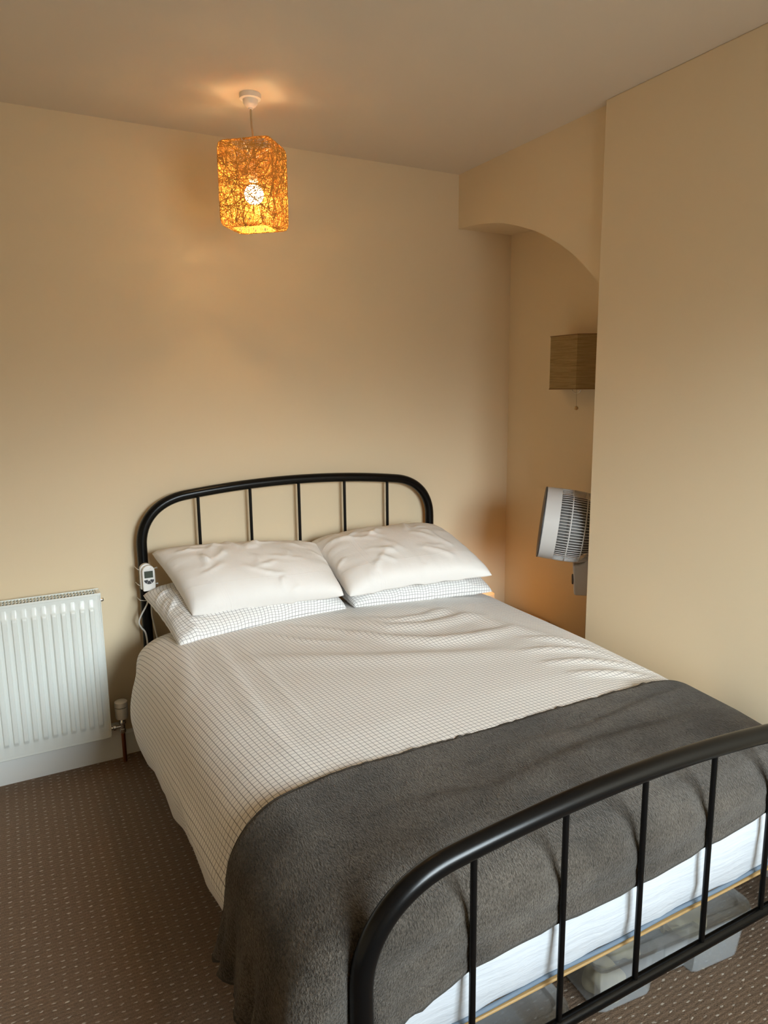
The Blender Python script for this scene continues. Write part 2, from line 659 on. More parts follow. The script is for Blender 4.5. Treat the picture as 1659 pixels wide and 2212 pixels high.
bed = empty('bed_frame', (BW / 2, (YH + YF) / 2, 0), 'black tubular metal double bed frame with arched headboard and lower footboard', 'bed')
ph, zth = bent_frame(YH, 1.0926 + TR)
pf, ztf = bent_frame(YF, .680 + TR)
MB().tube(ph, TR, 20).build('headboard_frame', M_black, bed, smooth=True, auto=50)
MB().tube(pf, TR + .001, 24).build('footboard_frame', M_black, bed, smooth=True, auto=50)
for y, zt, zb in ((YH, zth, .40), (YF, ztf, .185)):
    for x in XB[1:-1]:
        MB().tube([(x, y, zb), (x, y, zt(x))], .0067, 12).build('spindle', M_black, bed, smooth=True, auto=50)
MB().tube([(0, YH, .40), (BW, YH, .40)], .0125, 14).build('cross_rail', M_black, bed, smooth=True, auto=50)
MB().tube([(0, YF, .184), (BW, YF, .184)], .0135, 16).build('cross_rail', M_black, bed, smooth=True, auto=50)
MB().box(.018, .045, YF + .022, YH - .02, .20, .262).build('side_rail', M_black, bed, bevel=.003)
MB().box(BW - .045, BW - .018, YF + .022, YH - .02, .20, .262).build('side_rail', M_black, bed, bevel=.003)
o = MB().box(.046, BW - .046, -1.974, -.075, .254, .261).build('slat_base', M_wood, bed, bevel=.003)
tag(o, 'pale wooden slatted base board under the mattress')

# ------------------------------------------------------------------ mattress with white fitted sheet
MX0, MX1, MY0, MY1, MZ0, MZ1 = .006, BW - .006, -1.972, -.078, .268, .515
def rbox(x0, x1, y0, y1, z0, z1, nx=60, ny=60, rc=.05, bulge=.006):
    """soft slab: rings from bottom to top round a rounded rectangle"""
    ring = []
    for cx, cy, a0 in ((x1 - rc, y1 - rc, 0), (x0 + rc, y1 - rc, 90), (x0 + rc, y0 + rc, 180), (x1 - rc, y0 + rc, 270)):
        for a in np.linspace(a0, a0 + 90, 7):
            ring.append((cx + rc * math.cos(math.radians(a)), cy + rc * math.sin(math.radians(a))))
    P = []
    m = len(ring)
    for i in range(m):
        a = np.array(ring[i]); b = np.array(ring[(i + 1) % m])
        k = max(1, int(np.linalg.norm(b - a) / .03))
        for j in range(k):
            P.append(a + (b - a) * j / k)
    P = np.array(P)
    c = np.array([(x0 + x1) / 2, (y0 + y1) / 2])
    prof = [(-.03, 0), (-.008, .0), (0, .012), (bulge, .06), (bulge * 1.3, (z1 - z0) * .5), (bulge, z1 - z0 - .06), (-.006, z1 - z0 - .015), (-.035, z1 - z0)]
    V = []
    for off, h in prof:
        d = P - c
        n = d / np.abs(d).max(axis=1)[:, None]
        n = np.sign(d) * (np.abs(d) > np.array([(x1 - x0) / 2 - rc, (y1 - y0) / 2 - rc]) * .999)
        q = P + n * off
        wob = .0022 * np.sin(P[:, 0] * 21 + h * 60) + .0018 * np.sin(P[:, 0] * 47 - h * 90)
        V.append(np.column_stack([q[:, 0], q[:, 1] + wob * (np.abs(n[:, 1])), np.full(len(q), z0 + h)]))
    n = len(P)
    mb = MB()
    f = []
    for i in range(len(prof) - 1):
        for k in range(n):
            l = (k + 1) % n
            f.append((i * n + k, i * n + l, (i + 1) * n + l, (i + 1) * n + k))
    f.append(tuple(range(n))[::-1]); f.append(tuple(range((len(prof) - 1) * n, len(prof) * n)))
    mb.add(np.concatenate(V), f)
    return mb, P
mb, ringP = rbox(MX0, MX1, MY0, MY1, MZ0, MZ1)
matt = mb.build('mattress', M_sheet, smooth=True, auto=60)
tag(matt, 'thick white-sheeted mattress showing at the foot end between the grey throw and the bed base', 'mattress')
MB().tube([(p[0], p[1] , MZ0 + .010 + .002 * math.sin(p[0] * 17)) for p in (ringP - ringP.mean(0)) * 1.003 + ringP.mean(0)], .0048, 8, closed=True).build('piping', M_piping, matt, smooth=True)
matt.children[0]['label'] = 'grey-blue piped bottom edge of the mattress'

# ------------------------------------------------------------------ duvet
WR = [  # wrinkle crests on the top: polyline (x, y), height, width
    ([(.14, -.50), (.129, -.813), (.103, -1.17), (.112, -1.451), (.13, -1.55)], .0055, .024),
    ([(.223, -.56), (.211, -1.022), (.205, -1.30), (.23, -1.40)], .0035, .016),
    ([(.607, -.719), (.677, -.841), (.808, -.943), (.961, -.979), (1.182, -.966)], .017, .036),
    ([(.659, -.571), (.749, -.744), (.882, -.792), (1.062, -.774), (1.173, -.806)], .017, .034),
    ([(.163, -.756), (.366, -.882), (.57, -1.0), (.789, -1.092), (1.053, -1.18)], .009, .05),
    ([(.72, -.60), (.80, -.69), (.92, -.70), (1.08, -.66)], .013, .028),
    ([(1.0, -1.176), (1.116, -1.196), (1.277, -1.249), (1.356, -1.382)], .010, .022),
    ([(1.0, -1.29), (1.15, -1.32), (1.29, -1.38), (1.38, -1.45)], .010, .020),
    ([(1.023, -1.398), (1.187, -1.441), (1.35, -1.50)], .011, .022),
    ([(1.10, -1.06), (1.22, -1.12), (1.36, -1.25)], .008, .022),
    ([(.965, -.585), (1.078, -.751), (1.194, -1.03), (1.274, -1.185)], .010, .04),
    ([(.30, -.55), (.42, -.72), (.56, -.82)], .007, .022),
    ([(.40, -.52), (.55, -.66), (.70, -.86)], .008, .024),
    ([(.05, -.45), (.02, -.65), (-.01, -.9)], .006, .03),
]


def seg_dist(X, Y, pl):
    pl = np.array(pl)
    best = np.full(X.shape, 9.0); tt = np.zeros(X.shape); L = 0
    lens = np.linalg.norm(np.diff(pl, axis=0), axis=1); tot = lens.sum()
    sgn = np.zeros(X.shape)
    for (a, b), l in zip(zip(pl[:-1], pl[1:]), lens):
        d = (b - a) / l
        t = np.clip((X - a[0]) * d[0] + (Y - a[1]) * d[1], 0, l)
        dx = X - a[0] - t * d[0]; dy = Y - a[1] - t * d[1]
        dd = np.hypot(dx, dy)
        m = dd < best
        best = np.where(m, dd, best); tt = np.where(m, (L + t) / tot, tt)
        sgn = np.where(m, np.sign(d[0] * dy - d[1] * dx), sgn)
        L += l
    return best, tt, sgn


def smooth_noise(X, Y, seed, n=18, fmin=4, fmax=14):
    r = np.random.default_rng(seed)
    Z = np.zeros_like(X)
    for _ in range(n):
        a = r.uniform(0, PI); f = r.uniform(fmin, fmax)
        Z += np.sin(f * (X * math.cos(a) + Y * math.sin(a)) + r.uniform(0, 2 * PI)) / math.sqrt(f / fmin)
    return Z / n


def wrinkle(X, Y):
    Z = np.zeros_like(X)
    for pl_, h, w in WR:
        d, t, s = seg_dist(X, Y, pl_)
        wid = np.where(s > 0, w * .75, w * 1.25)
        tap = np.clip(np.sin(PI * np.clip(t, .0, 1)), 0, 1) ** .6
        Z += h * np.exp(-(d / wid) ** 2) * tap - .35 * h * np.exp(-(d / (wid * 2.6)) ** 2) * tap
    return Z


def catmull(P, n):
    P = np.array(P)
    P = np.vstack([2 * P[0] - P[1], P, 2 * P[-1] - P[-2]])
    o = []
    for i in range(1, len(P) - 2):
        for t in np.linspace(0, 1, 14, endpoint=False):
            o.append(.5 * ((2 * P[i]) + (-P[i - 1] + P[i + 1]) * t + (2 * P[i - 1] - 5 * P[i] + 4 * P[i + 1] - P[i + 2]) * t * t + (-P[i - 1] + 3 * P[i] - 3 * P[i + 1] + P[i + 2]) * t ** 3))
    o.append(P[-2])
    o = np.array(o)
    s = np.concatenate([[0], np.cumsum(np.linalg.norm(np.diff(o, axis=0), axis=1))])
    u = np.linspace(0, s[-1], n)
    return np.column_stack([np.interp(u, s, o[:, k]) for k in range(2)]), u


def duvet_section(y):
    hz = np.interp(-y, [.30, .38, .65, .97, 1.32, 1.5, 1.7, 1.95], [.24, .215, .232, .262, .312, .31, .27, .27])
    b = np.interp(-y, [.28, .40, .65, .95, 2], [-.035, .008, .004, 0, 0])
    drop = np.interp(-y, [.2, .34, .5, 1.2, 1.4, 1.55, 1.7, 1.95], [.045, .01, 0, 0, .002, .008, .026, .10])
    ins = np.interp(-y, [0, 1.5, 1.65, 2], [0, 0, .022, .03])
    top = .608 - drop
    k = (top - .27) / (.608 - .27)
    def zz(z): return .27 + (z - .27) * k
    hx = np.interp(-y, [.3, .5, 1.3, 2], [-.078, -.085, -.082, -.08])
    rd = np.interp(-y, [.5, 1.1, 1.6], [0, .016, .034])
    return [(hx + ins, hz), (-.108 - b + ins, min(hz + .11, .40)), (-.092 - b * .7 + ins, zz(.45)), (-.045 + ins, zz(.54)), (.06, zz(.588)), (.30, zz(.604)), (.68, zz(.608)), (1.05, zz(.603)), (1.25, zz(.595) - rd * .55), (1.375, zz(.572) - rd), (1.435 - ins, zz(.515) - rd), (1.45 - ins, .42), (1.45 - ins, .32)]


NV, NU = 190, 260
ys = np.linspace(-.27, -1.955, NV)
G = np.zeros((NV, NU, 3)); UVs = np.zeros((NV, NU, 2))
for i, y in enumerate(ys):
    P, u = catmull(duvet_section(y), NU)
    G[i, :, 0] = P[:, 0]; G[i, :, 1] = y; G[i, :, 2] = P[:, 1]
    um = np.interp(.68, P[60:200, 0], u[60:200])
    UVs[i, :, 0] = (u - um) + .10 * (y + 1.1) + .012 * np.sin(y * 3.1); UVs[i, :, 1] = y - .05 * (u - um) + .010 * np.sin((u - um) * 4)
X, Y, Z = G[..., 0].copy(), G[..., 1].copy(), G[..., 2].copy()
topw = np.clip((Z - .47) / .08, 0, 1)
und = np.clip((-1.46 - Y) / .22, 0, 1)
und = und * und * (3 - 2 * und)           # under the throw: stay flat
hgt = wrinkle(X, Y) + .010 * smooth_noise(X, Y, 1, 24, 6, 22)
side = np.clip((.50 - Z) / .25, 0, 1) * (X < .5)
Nn = np.cross(np.gradient(G, axis=0), np.gradient(G, axis=1))
Nn /= np.linalg.norm(Nn, axis=2)[..., None]
if Nn[NV // 2, NU // 2, 2] < 0: Nn = -Nn
sidew = .004 * np.sin(Y * 13 + Z * 6) * side + .003 * np.sin(Y * 29 - Z * 9 + 1) * side + .012 * np.exp(-((Y + 1.33 - (Z - .35) * .8) / .06) ** 2) * side - .014 * np.exp(-((Y + 1.22 - (Z - .35) * .9) / .05) ** 2) * side
disp = hgt * topw * (1 - und) + (sidew + .006 * smooth_noise(Z * 1.4, Y, 7, 20, 10, 30) * side) * (1 - .8 * und)
G += Nn * disp[..., None]
duv = MB().grid(G).build('duvet', M_grid, smooth=True, uv=UVs.reshape(-1, 2), solid=.022)
tag(duv, 'white duvet with thin dark grid check spread over the bed', 'duvet')
duv.modifiers[0].offset = -1


# ------------------------------------------------------------------ cloth solver for the throw and pillows
def grid_groups(id_, rest, spec, wrap=False):
    """constraint groups with disjoint vertices. id_ (a,b) index grid, rest positions (n,3)"""
    a, b = id_.shape
    G = []
    def add(i, j, st):
        i = i.ravel(); j = j.ravel()
        if len(i): G.append((i, j, np.linalg.norm(rest[i] - rest[j], axis=1), st))
    ks, kd, kb = spec
    for p in (0, 1):
        add(id_[p:a - 1:2], id_[p + 1:a:2], ks)
        add(id_[:, p:b - 1:2], id_[:, p + 1:b:2], ks)
    for p in (0, 1):
        I = np.arange(p, a - 1, 2)
        add(id_[I][:, :-1], id_[I + 1][:, 1:], kd)
        add(id_[I][:, 1:], id_[I + 1][:, :-1], kd)
    for p in (0, 1):
        I = np.array([i for i in range(a - 2) if (i // 2) % 2 == p])
        add(id_[I], id_[I + 2], kb)
        J = np.array([j for j in range(b - 2) if (j // 2) % 2 == p])
        add(id_[:, J], id_[:, J + 2], kb)
    return G


def solve(Xp, groups, steps, dt, force, collide, damp=.02, pin=None):
    x = Xp.copy(); v = np.zeros_like(x)
    w = np.ones(len(x))
    if pin is not None: w[pin] = 0
    for it in range(steps):
        v = (v + dt * force(x, it)) * (1 - damp)
        v[w == 0] = 0
        xo = x
        x = x + dt * v
        for i, j, r, st in groups:
            d = x[j] - x[i]
            l = np.sqrt((d * d).sum(1)) + 1e-9
            ws = w[i] + w[j] + 1e-9
            c = (d * (st * (l - r) / l / ws)[:, None])
            x[i] += c * w[i][:, None]
            x[j] -= c * w[j][:, None]
        x = collide(x, xo)
        v = (x - xo) / dt
        sp = np.sqrt((v * v).sum(1))
        v *= np.minimum(1, 3.0 / (sp + 1e-9))[:, None]
    return x


# ------------------------------------------------------------------ grey fleece throw
def make_throw():
    nu, nv = 150, 40
    du = .0150
    L_left, L_right = .965, 1.02
    uu = np.linspace(-L_left, L_right, nu)
    vv = np.linspace(0, .525, nv)
    Ug, Vg = np.meshgrid(uu, vv, indexing='ij')
    ext = 1 + .08 * np.exp(-((Ug + .58) / .14) ** 2) - .055 * np.clip(Ug / .4, 0, 1) + .22 * np.clip((-.84 - Ug) / .25, 0, 1)
    rest = np.zeros((nu * nv, 3)); rest[:, 0] = Ug.ravel(); rest[:, 1] = -(Vg * ext).ravel()
    bow = .050 * np.exp(-((Ug + .84) / .17) ** 2) - .17 * np.clip((-.86 - Ug) / .22, 0, 1)
    rest[:, 1] -= bow.ravel()
    start = rest.copy()
    def fold(d, edge, r):
        # distance along the cloth -> (horizontal, drop) over a rounded edge
        a = np.clip((d - edge) / r, 0, PI / 2)
        over = np.maximum(d - edge - r * PI / 2, 0)
        return np.minimum(d, edge) + r * np.sin(a), r * (1 - np.cos(a)) + over
    ue, ve = rest[:, 0], -rest[:, 1]
    hx1, dz1 = fold(np.abs(ue), .64, .16)
    hy1, dz2 = fold(ve, .365, .055)
    start[:, 0] = .67 + np.sign(ue) * hx1
    start[:, 1] = -1.566 - hy1
    start[:, 2] = .625 - dz1 - dz2 * np.clip(1 - dz1 / .3, .1, 1)
    idg = np.arange(nu * nv).reshape(nu, nv)
    groups = grid_groups(idg, rest, (1.0, .35, .14))
    bx0, bx1 = -.118, 1.462
    def surf_top(y):
        return np.interp(-y, [1.3, 1.55, 1.75, 1.88, 1.98], [.615, .612, .595, .575, .56])
    def sdf_push(x, xo):
        # rounded block = duvet covered bed end
        y = x[:, 1]
        dent = np.zeros(len(x))
        for b in XB[1:-1]:
            dent += .012 * np.exp(-((x[:, 0] - b) / .028) ** 2)
        yf = -1.996 + dent
        top = surf_top(y)
        cx = (bx0 + bx1) / 2; hx = (bx1 - bx0) / 2
        R = np.where(x[:, 0] > cx, .24, .15)
        q0 = np.abs(x[:, 0] - cx) - (hx - R)
        q2 = x[:, 2] - (top - R)
        rf = .055
        q1 = (yf + rf) - y                       # >0 in front
        # combine: x-z rounding radius R, y-z rounding rf
        a = np.maximum(q0, 0); c = np.maximum(q2, 0)
        d_xz = np.sqrt(a * a + c * c) + np.minimum(np.maximum(q0, q2), 0) - R
        d_y = q1 - rf
        # smooth max of the two with radius rf
        e0 = np.maximum(d_xz + rf, 0); e1 = np.maximum(d_y + rf, 0)
        d = np.sqrt(e0 * e0 + e1 * e1) + np.minimum(np.maximum(d_xz + rf, d_y + rf), 0) - rf
        inside = d < 0
        # gradient
        nrm = np.zeros_like(x)
        lx = np.sqrt(a * a + c * c) + 1e-9
        gx = np.where(q0 > q2, 1.0, 0.0); gz = 1 - gx
        both = (a > 0) & (c > 0)
        gx = np.where(both, a / lx, gx); gz = np.where(both, c / lx, gz)
        gx = gx * np.sign(x[:, 0] - cx)
        le = np.sqrt(e0 * e0 + e1 * e1) + 1e-9
        w0 = np.where((e0 > 0) & (e1 > 0), e0 / le, np.where(d_xz > d_y, 1.0, 0.0))
        w1 = np.where((e0 > 0) & (e1 > 0), e1 / le, np.where(d_xz > d_y, 0.0, 1.0))
        nrm[:, 0] = gx * w0; nrm[:, 2] = gz * w0; nrm[:, 1] = -w1
        x = x - nrm * np.minimum(d, 0)[:, None]
        # friction
        m = inside
        x[m] = xo[m] * .55 + x[m] * .45
        # footboard: bars and posts
        lim = np.where((x[:, 0] < BW) & (x[:, 2] < .72), -2.004, -9)
        for b in XB[1:-1]:
            lim = np.maximum(lim, np.where(np.abs(x[:, 0] - b) < .011, -1.990, -9))
        x[:, 1] = np.maximum(x[:, 1], lim)
        for px_ in (XB[0], XB[-1]):
            dx = x[:, 0] - px_; dy = x[:, 1] - YF
            r = np.sqrt(dx * dx + dy * dy) + 1e-9
            mm = (r < TR + .010) & (x[:, 2] < .60)
            s = (TR + .010) / r
            x[mm, 0] = px_ + (dx * s)[mm]; x[mm, 1] = YF + (dy * s)[mm]
        x[:, 2] = np.maximum(x[:, 2], .02)
        return x
    pin = np.where((np.abs(Ug.ravel() - .0) < .55) & (Vg.ravel() < .22))[0]
    start[:, 2] = np.where((np.abs(Ug.ravel()) < .55), start[:, 2] + surf_top(start[:, 1]) - .624, start[:, 2])
    r = np.random.default_rng(9)
    start += r.normal(0, .0012, start.shape)
    g = np.array([0, 0, -9.8])
    def force(x, it):
        f = np.tile(g, (len(x), 1))
        return f
    x = solve(start, groups, 900, 1 / 240., force, sdf_push, .015, pin)
    return x.reshape(nu, nv, 3), Ug, Vg


TH, TU, TV = make_throw()
# soft surface undulation on the flat part
zn = .0065 * smooth_noise(TH[..., 0], TH[..., 1], 21, 20, 9, 30)
for pl_, hh, ww in (([(.10, -1.72), (.45, -1.78), (.80, -1.74), (1.20, -1.77)], .007, .022), ([(.55, -1.66), (.85, -1.68), (1.25, -1.63)], .006, .018),
                    ([(-.02, -1.70), (.12, -1.80), (.30, -1.88)], .006, .02), ([(.20, -1.90), (.50, -1.89), (.9, -1.885), (1.25, -1.90)], .006, .014)):
    d_, t_, s_ = seg_dist(TH[..., 0], TH[..., 1], pl_)
    TH[..., 2] += hh * np.exp(-(d_ / np.where(s_ > 0, ww * .6, ww * 1.4)) ** 2) * np.clip(np.sin(PI * t_), 0, 1) ** .5 * (TH[..., 2] > .52)
TH[..., 2] += zn * (TH[..., 2] > .52) + .004 * (TH[..., 2] > .5)
hang = np.clip((.46 - TH[..., 2]) / .28, 0, 1) * (TH[..., 0] < .0)
fy_ = TH[..., 1] + .10 * (TH[..., 2] - .2)
TH[..., 0] -= hang * (.014 + .017 * np.sin((fy_ + 1.62) * 2 * PI / .125) * np.clip((-1.58 - TH[..., 1]) / .08, 0, 1) + .006 * np.sin(fy_ * 2 * PI / .061 + 1))
fr_ = np.clip((.575 - TH[..., 2]) / .02, 0, 1) * np.clip((TU + .60) / .08, 0, 1)
TH[..., 1] += fr_ * (.008 * np.exp(-((TV - .425 - .006 * np.sin(TU * 9)) / .012) ** 2) + .004 * np.exp(-((TV - .488) / .009) ** 2))
uvT = np.stack([TU, TV], -1).reshape(-1, 2)
throw = MB().grid(TH).build('throw_blanket', M_fleece, smooth=True, uv=uvT, solid=.009, subsurf=1)
throw.modifiers['thickness'].offset = 1
tag(throw, 'dark grey plush fleece throw laid across the foot of the bed', 'blanket')
for edge in (TH[:, -1], TH[:, 0], TH[0, :], TH[-1, :]):
    MB().tube(edge, .0075, 8).build('hem', M_fleece_edge, throw, smooth=True)


# ------------------------------------------------------------------ pillows
def inflate(w, h, press, seed, nu=64, nv=46, soft=.10, steps=620, shear=.45):
    """two square sheets sewn at the border and filled"""
    a = np.linspace(-w / 2, w / 2, nu); b = np.linspace(-h / 2, h / 2, nv)
    A, B = np.meshgrid(a, b, indexing='ij')
    n = nu * nv
    topi = np.arange(n).reshape(nu, nv)
    boti = topi.copy()
    inner = np.zeros((nu, nv), bool); inner[1:-1, 1:-1] = True
    boti[inner] = n + np.arange(inner.sum())
    N = n + inner.sum()
    rest = np.zeros((N, 3))
    rest[topi.ravel(), 0] = A.ravel(); rest[topi.ravel(), 1] = B.ravel()
    rest[boti.ravel(), 0] = A.ravel(); rest[boti.ravel(), 1] = B.ravel()
    r = np.random.default_rng(seed)
    x = rest.copy()
    x[topi[inner], 2] = .012; x[boti[inner], 2] = -.012
    x += r.normal(0, .0012, x.shape)
    gr = grid_groups(topi, rest, (1, shear, soft)) + grid_groups(boti, rest, (1, shear, soft))
    def force(x, it):
        f = np.zeros_like(x)
        for idx, s in ((topi, 1), (boti, -1)):
            P = x[idx]
            du = np.gradient(P, axis=0); dv = np.gradient(P, axis=1)
            nn = np.cross(du, dv) * s
            nn = nn / np.maximum(1, np.linalg.norm(nn, axis=2) / (w / (nu - 1) * h / (nv - 1)))[..., None]
            f[idx.ravel()] += nn.reshape(-1, 3)
        vol = 0
        cell = (w / (nu - 1)) * (h / (nv - 1))
        T = x[topi][..., 2] - x[boti][..., 2]
        vol = T.mean() 
        k = press / cell
        return f * k
    def coll(x, xo):
        return x
    x = solve(x, gr, steps, 1 / 200., force, coll, .06)
    return x, topi, boti, A, B


def pillow(name, raw, corners, material, label, group=None, thick=1.0, fl=0, wsc=1.0, seed=0, sag=0):
    """place an inflated pillow so its four corners land at bl, br, fr, fl"""
    x, topi, boti, A, B = raw
    nu, nv = topi.shape
    c = [x[topi[0, -1]], x[topi[-1, -1]], x[topi[-1, 0]], x[topi[0, 0]]]   # bl br fr fl in local (b + is back)
    lx = np.mean([c[1][0], c[2][0]]) - np.mean([c[0][0], c[3][0]])
    ly = np.mean([c[0][1], c[1][1]]) - np.mean([c[2][1], c[3][1]])
    x = x - (c[0] + c[1] + c[2] + c[3]) / 4
    u = x[:, 0] / lx + .5; v = x[:, 1] / ly + .5
    bl, br, fr, fl_ = [np.array(q) for q in corners]
    # seams of a stuffed case stay fairly straight between the corners
    gu, gv = u[topi], v[topi]
    eL = np.interp(v, gv[0], gu[0]); eR = np.interp(v, gv[-1], gu[-1])
    eF = np.interp(u, gu[:, 0], gv[:, 0]); eB = np.interp(u, gu[:, -1], gv[:, -1])
    st = .72
    u2 = (u - eL) / np.maximum(eR - eL, .2); v2 = (v - eF) / np.maximum(eB - eF, .2)
    u = np.clip(u + st * (u2 - u), -.01, 1.01); v = np.clip(v + st * (v2 - v), -.01, 1.01)
    P = (fl_[None] * ((1 - u) * (1 - v))[:, None] + fr[None] * (u * (1 - v))[:, None] + bl[None] * ((1 - u) * v)[:, None] + br[None] * (u * v)[:, None])
    n = np.cross(fr - fl_, bl - fl_); n /= np.linalg.norm(n)
    zz = x[:, 2] * thick
    zm = np.abs(zz).max()
    zz = np.sign(zz) * zm * (np.abs(zz) / zm) ** .66 * .94
    zz = np.where(zz < 0, zz * (1 - fl), zz)
    # creases: fine puckers off the seams and a few crisp folds across the top
    r = np.random.default_rng(seed)
    e_v = np.exp(-(np.minimum(v, 1 - v) / .16)) ; e_u = np.exp(-(np.minimum(u, 1 - u) / .12))
    mid = np.clip(np.minimum(np.minimum(u, 1 - u), np.minimum(v, 1 - v)) / .05, 0, 1)
    pk = .0095 * smooth_noise(u * 8.5, v * 1.6, seed, 16, 3, 12) * e_v * 2 + .0085 * smooth_noise(u * 1.6, v * 6, seed + 1, 16, 3, 12) * e_u * 2
    pk += .012 * smooth_noise(u * 3, v * 2.2, seed + 2, 20, 2.5, 9)
    for _ in range(24):
        a = r.uniform(0, 2 * PI); p0 = r.uniform(.08, .92, 2); l = r.uniform(.10, .30)
        k = r.uniform(-.12, .12)
        pl_ = [(p0[0] + l * t * math.cos(a + k * t * 6), p0[1] + l * t * math.sin(a + k * t * 6)) for t in np.linspace(0, 1, 5)]
        d, t, sg = seg_dist(u, v, pl_)
        wd = np.where(sg > 0, .009, .022)
        pk += r.uniform(.006, .0135) * np.exp(-(d / wd) ** 2) * np.clip(np.sin(PI * t), 0, 1) ** .5 * (d < .2)
    zz = zz + np.where(zz >= 0, 1, -1) * pk * mid
    P = P + n[None] * zz[:, None]
    # the seam line wanders a little
    wv = np.exp(-np.minimum(v, 1 - v) / .15) * np.clip(4 * u * (1 - u), 0, 1)
    P[:, 2] += .016 * smooth_noise(u * 1.1, v * .2, seed + 5, 14, 3, 9) * wv * 2
    P[:, 1] += .012 * smooth_noise(u * 1.3, v * .2, seed + 6, 14, 3, 9) * wv * 2
    if sag:
        P[:, 2] -= sag * np.clip(4 * u * (1 - u), 0, 1) * np.clip(4 * v * (1 - v), 0, 1)
    mb = MB()
    f = []
    for idx, s in ((topi, 1), (boti, -1)):
        for i in range(nu - 1):
            for j in range(nv - 1):
                q = (idx[i, j], idx[i + 1, j], idx[i + 1, j + 1], idx[i, j + 1])
                f.append(q if s > 0 else q[::-1])
    mb.add(P, f)
    uv = np.zeros((len(P), 2))
    for idx in (boti, topi):
        uv[idx.ravel()] = np.column_stack([A.ravel() + A.max(), B.ravel() + B.max()])
    o = mb.build(name, material, smooth=True, uv=uv, subsurf=1)
    tag(o, label, 'pillow', group)
    return o


rawA = inflate(.72, .50, 2.5, 3)
rawB = inflate(.72, .50, 2.5, 8)
rawC = inflate(.72, .50, 2.5, 12)
rawD = inflate(.72, .50, 2.5, 15)
pillow('pillow', rawC, [(-.021, -.10, .70), (.69, -.10, .70), (.715, -.462, .625), (.031, -.506, .60)], M_grid2,
       'grid-check pillow on the left, under the left white pillow', fl=.72, thick=.66, seed=21)
pillow('pillow', rawD, [(.70, -.10, .70), (1.40, -.12, .70), (1.36, -.575, .63), (.735, -.48, .63)], M_grid2,
       'grid-check pillow on the right, under the right white pillow', fl=.72, thick=.62, seed=22)
pillow('pillow', rawA, [(.025, -.09, .866), (.735, -.10, .818), (.677, -.517, .70), (.096, -.443, .69)], M_white_cotton,
       'plain white pillow leaning on the headboard, the left of two', fl=.78, thick=.72, seed=23)
pillow('pillow', rawB, [(.69, -.10, .825), (1.338, -.13, .842), (1.293, -.661, .73), (.685, -.543, .70)], M_white_cotton,
       'plain white pillow, the right of two, its corner overhanging towards the alcove', fl=.78, thick=.72, seed=24)

# ------------------------------------------------------------------ heated-blanket controller clipped to the headboard post
ctl = empty('remote_controller', (.008, -.10, .73), 'small white handset with grey display hung on the left headboard post', 'controller')
def capsule(x0, x1, z0, z1, n=12):
    r = (x1 - x0) / 2; cx = (x0 + x1) / 2
    return [(x0 + .002, z0), (x1 - .002, z0), (x1, z0 + .003)] + arc(cx, z1 - r, r, 0, 180, n) + [(x0, z0 + .003)]
MB().prism(capsule(-.022, .026, .722, .826), -.098, -.076, 'y').build('holder', M_plw, ctl, bevel=.003)
MB().prism(capsule(-.016, .032, .718, .822), -.117, -.100, 'y').build('handset', M_plw, ctl, bevel=.003)
MB().box(-.009, .024, -.1185, -.1168, .772, .800).build('display', M_lcd, ctl, bevel=.0006)
bt = MB()
for (a0, a1) in ((188, 236), (242, 298), (304, 352)):
    for r0, r1 in ((.006, .0195),):
        pts = [(.008 + r1 * math.cos(math.radians(a)), .766 + r1 * math.sin(math.radians(a))) for a in np.linspace(a0, a1, 7)]
        pts += [(.008 + r0 * math.cos(math.radians(a)), .766 + r0 * math.sin(math.radians(a))) for a in np.linspace(a1, a0, 4)]
        MB().prism(pts, -.1187, -.1166, 'y').build('button', M_dark, ctl)
# small script mark above the display
lg = [(-.006 + .004 * i, -.1173, .8045 + .0012 * math.sin(i * 2.3)) for i in range(8)]
MB().tube(lg, .0006, 6).tube([(.012, -.1173, .808), (.016, -.1173, .8095), (.0185, -.1173, .813)], .0006, 6).build('logo_mark', M_plg, ctl)
for z in (.738, .803, .676):
    MB().tube([(-.034, -.052, z + .006), (-.026, -.085, z), (-.010, -.099, z), (.030, -.099, z), (.040, -.09, z), (.046, -.094, z + .001)], [.0016] * 4 + [.0022, .004], 8).build('wire_clip', M_plw, ctl, smooth=True)
def spline(pts, n=8):
    P = np.array(pts, float); P = np.vstack([2 * P[0] - P[1], P, 2 * P[-1] - P[-2]]); o = []
    for i in range(1, len(P) - 2):
        for t in np.linspace(0, 1, n, endpoint=False):
            o.append(.5 * ((2 * P[i]) + (-P[i - 1] + P[i + 1]) * t + (2 * P[i - 1] - 5 * P[i] + 4 * P[i + 1] - P[i + 2]) * t * t + (-P[i - 1] + 3 * P[i] - 3 * P[i + 1] + P[i + 2]) * t ** 3))
    o.append(P[-2]); return o
MB().tube(spline([(.012, -.108, .722), (.006, -.10, .69), (-.004, -.092, .655), (-.026, -.085, .615), (-.036, -.080, .585), (-.028, -.076, .56), (-.012, -.074, .53), (-.006, -.074, .45)]), .0034, 8).tube(
    spline([(.018, -.108, .722), (.016, -.098, .68), (.014, -.090, .62), (.020, -.086, .57), (.026, -.084, .53), (.03, -.09, .50)]), .0034, 8).build('cable', M_plw, ctl, smooth=True)

